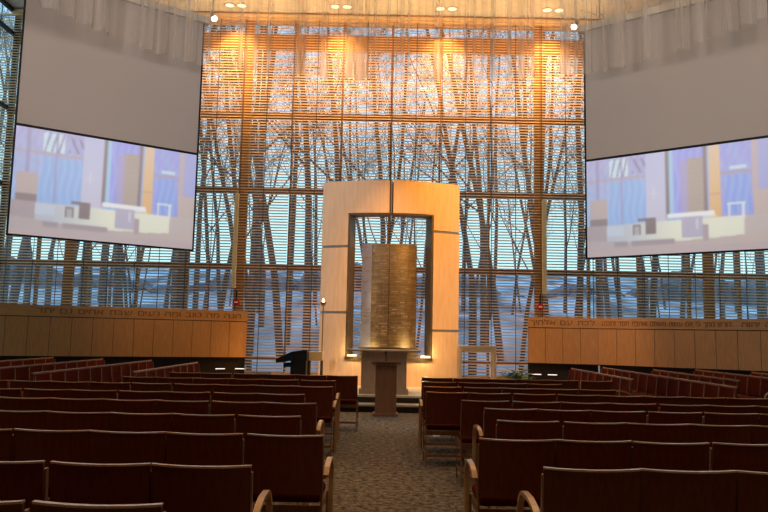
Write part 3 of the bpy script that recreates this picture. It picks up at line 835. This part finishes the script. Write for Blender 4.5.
for side, x, y0, y1 in SIDE:
    sg = -1 if side == 'left' else 1
    n = int((y1 - y0) / CP); i = ri[side]; ri[side] += 1
    for k in range(n):
        y = y1 - CP * (k + .5)
        a = 0
        if k == n - 1: a = 1 if side == 'left' else -1
        lab = 'wooden chair facing the aisle, %s from the front, %s row of the %s side block' % (ORD[k], ORD[i], side)
        chair(x - sg * .27, y, -pi / 2 if side == 'left' else pi / 2, a, lab, '%s row of the %s side block of chairs' % (ORD[i], side))
# paper under a chair
t = MB().hexa([(0, 0, 0), (.10, .0, 0), (-.06, .10, .06), (.04, .10, .06), (0, 0, .004), (.10, 0, .004), (-.06, .10, .064), (.04, .10, .064)]).build('leaflet', 'paper')
t.location = (.80, 10.95, .0); tag(t, 'small white leaflet lying on the carpet among the front rows right of the aisle', 'leaflet')

# ------------------------------------------------------------------ light
WARM = (1, .62, .26)
def spot(loc, target, power, size, color=WARM, blend=.6, rad=.1, name='spot_lamp'):
    l = bpy.data.lights.new(name, 'SPOT'); l.energy = power; l.spot_size = math.radians(size); l.spot_blend = blend; l.color = color; l.shadow_soft_size = rad
    o = bpy.data.objects.new(name, l); COL.objects.link(o); o.location = loc
    o.rotation_euler = (Vector(target) - Vector(loc)).to_track_quat('-Z', 'Y').to_euler(); return o
for x, y in ((-4.5, 20.1), (-1.4, 20.05), (1.68, 20.05), (4.8, 20.0)):
    spot((x, y, H - .08), (x, y + .35, 0), 1100, 100, (1, .60, .20), 1.0)
for x, y in ((-7.6, 20.1), (7.9, 20.0)): spot((x, y, H - .08), (x, y + .3, 0), 300, 90, (1, .62, .3), 1.0)
for x in (-3.9, -1.3, 1.4, 4.1):  # added wash to brighten the upper blinds, no fixtures seen
    spot((x, 15.2, 10.95), (x, 20.7, 9.3), 1300, 48, (1, .55, .18), 1.0, .15)
# added upward fill, no fixtures seen, brightens the ceiling strip over the windows
for x in (-4.4, -1.4, 1.6, 4.6):
    spot((x, 18.4, 8.2), (x, 20.6, 11.1), 330, 120, (1, .66, .28), 1.0)
# ark spots
spot((5.6, 12.6, 10.4), (1.0, 17.1, 3.4), 5600, 28, (1, .44, .06), .7)
spot((-2.4, 11.5, 10.6), (-.9, 17.2, 3.2), 2300, 30, (1, .76, .72), .7)  # added pale fill for the cooler light on the left face
spot((.3, 12.8, 10.8), (.5, 15.6, .4), 900, 20, (1, .78, .42), .8)
spot((-3.18, 12.4, 7.05), (-1.5, 16.8, 2), 120, 60, (1, .72, .42), .8)
spot((3.38, 12.4, 7.05), (1.9, 16.8, 2), 120, 60, (1, .72, .42), .8)
# screen wash: spots added behind the camera to lift the blank fabric
spot((-1.5, -3.0, 4.8), (-4.6, 11.6, 5.8), 3600, 26, (1, .82, .72), .8, 1.0)
spot((1.5, -3.0, 4.8), (4.7, 11.5, 5.8), 3600, 26, (1, .82, .70), .8, 1.0)
# partitions
spot((-5.5, 12.5, 10.8), (-4.4, 18.3, 1.4), 900, 34, (1, .48, .08), .9)
spot((3.2, 12.5, 10.8), (4.7, 18.9, 1.4), 1900, 26, (1, .52, .22), .6)
spot((8.0, 10.5, 10.8), (8.0, 16.8, 1.4), 900, 40, (.95, .82, 1), .9)  # added lamp standing in for cool spill from windows and projector
# added fill over the seats, unseen and without fixtures
for x in (-7, -3.4, 0, 3.4, 7):
    for y in (1.5, 6, 9.5):
        spot((x, y, 10.95), (x, y, 0), 245 if y < 9 else 215, 92, (1, .66, .34), 1.0, .15, 'fill_lamp')
spot((-.45, 7.4, 10.9), (-.45, 7.5, 0), 420, 14, (1, .66, .26), 1.0)
spot((.2, 12.2, 10.9), (.2, 12.3, 0), 700, 18, (1, .75, .5), 1.0)
for nm, loc, p in (('strip_left', (AX - .87, 17.0, 1.08), 6), ('strip_right', (AX + .87, 17.0, 1.08), 9)):
    l = bpy.data.lights.new(nm, 'POINT'); l.energy = p; l.color = (1, .75, .35); l.shadow_soft_size = .05
    o = bpy.data.objects.new(nm, l); COL.objects.link(o); o.location = loc
l = bpy.data.lights.new('flame_lamp', 'POINT'); l.energy = 3; l.color = (1, .6, .3); l.shadow_soft_size = .03
o = bpy.data.objects.new('flame_lamp', l); COL.objects.link(o); o.location = (-1.37, 16.40, 2.42)

w = bpy.data.worlds.new('World'); SC.world = w; w.use_nodes = True; nt = w.node_tree
bg = nt.nodes['Background']; tc = nt.nodes.new('ShaderNodeTexCoord'); sp = nt.nodes.new('ShaderNodeSeparateXYZ'); cr = nt.nodes.new('ShaderNodeValToRGB')
nt.links.new(tc.outputs['Generated'], sp.inputs[0]); nt.links.new(sp.outputs['Z'], cr.inputs[0]); nt.links.new(cr.outputs[0], bg.inputs[0])
e = cr.color_ramp.elements; e[0].position = 0; e[0].color = (.66, .93, .92, 1); e[1].position = .6; e[1].color = (.34, .60, .95, 1)
bg.inputs[1].default_value = 1.4

# ------------------------------------------------------------------ camera
cam = bpy.data.cameras.new('camera'); co = bpy.data.objects.new('camera', cam); COL.objects.link(co)
cam.sensor_width = 36; cam.lens = 716 / 768 * 36; cam.clip_end = 400; cam.clip_start = .05
Pp, R = math.radians(6.3), math.radians(1.15)
fw = Vector((0, math.cos(Pp), math.sin(Pp))); up = Vector((0, -math.sin(Pp), math.cos(Pp))); rt = Vector((1, 0, 0))
r2 = rt * math.cos(R) + up * math.sin(R); u2 = up * math.cos(R) - rt * math.sin(R)
mt = Matrix((r2, u2, -fw)).transposed().to_4x4(); mt.translation = Vector((0, 0, 1.5)); co.matrix_world = mt
SC.camera = co
SC.view_settings.view_transform = 'Standard'; SC.view_settings.look = 'None'; SC.view_settings.gamma = 1; SC.view_settings.exposure = 0
SC.view_settings.use_curve_mapping = False
SC.cycles.max_bounces = 8; SC.cycles.transparent_max_bounces = 16; SC.cycles.sample_clamp_indirect = 4
print('chairs', nch, 'trees', len(placed))
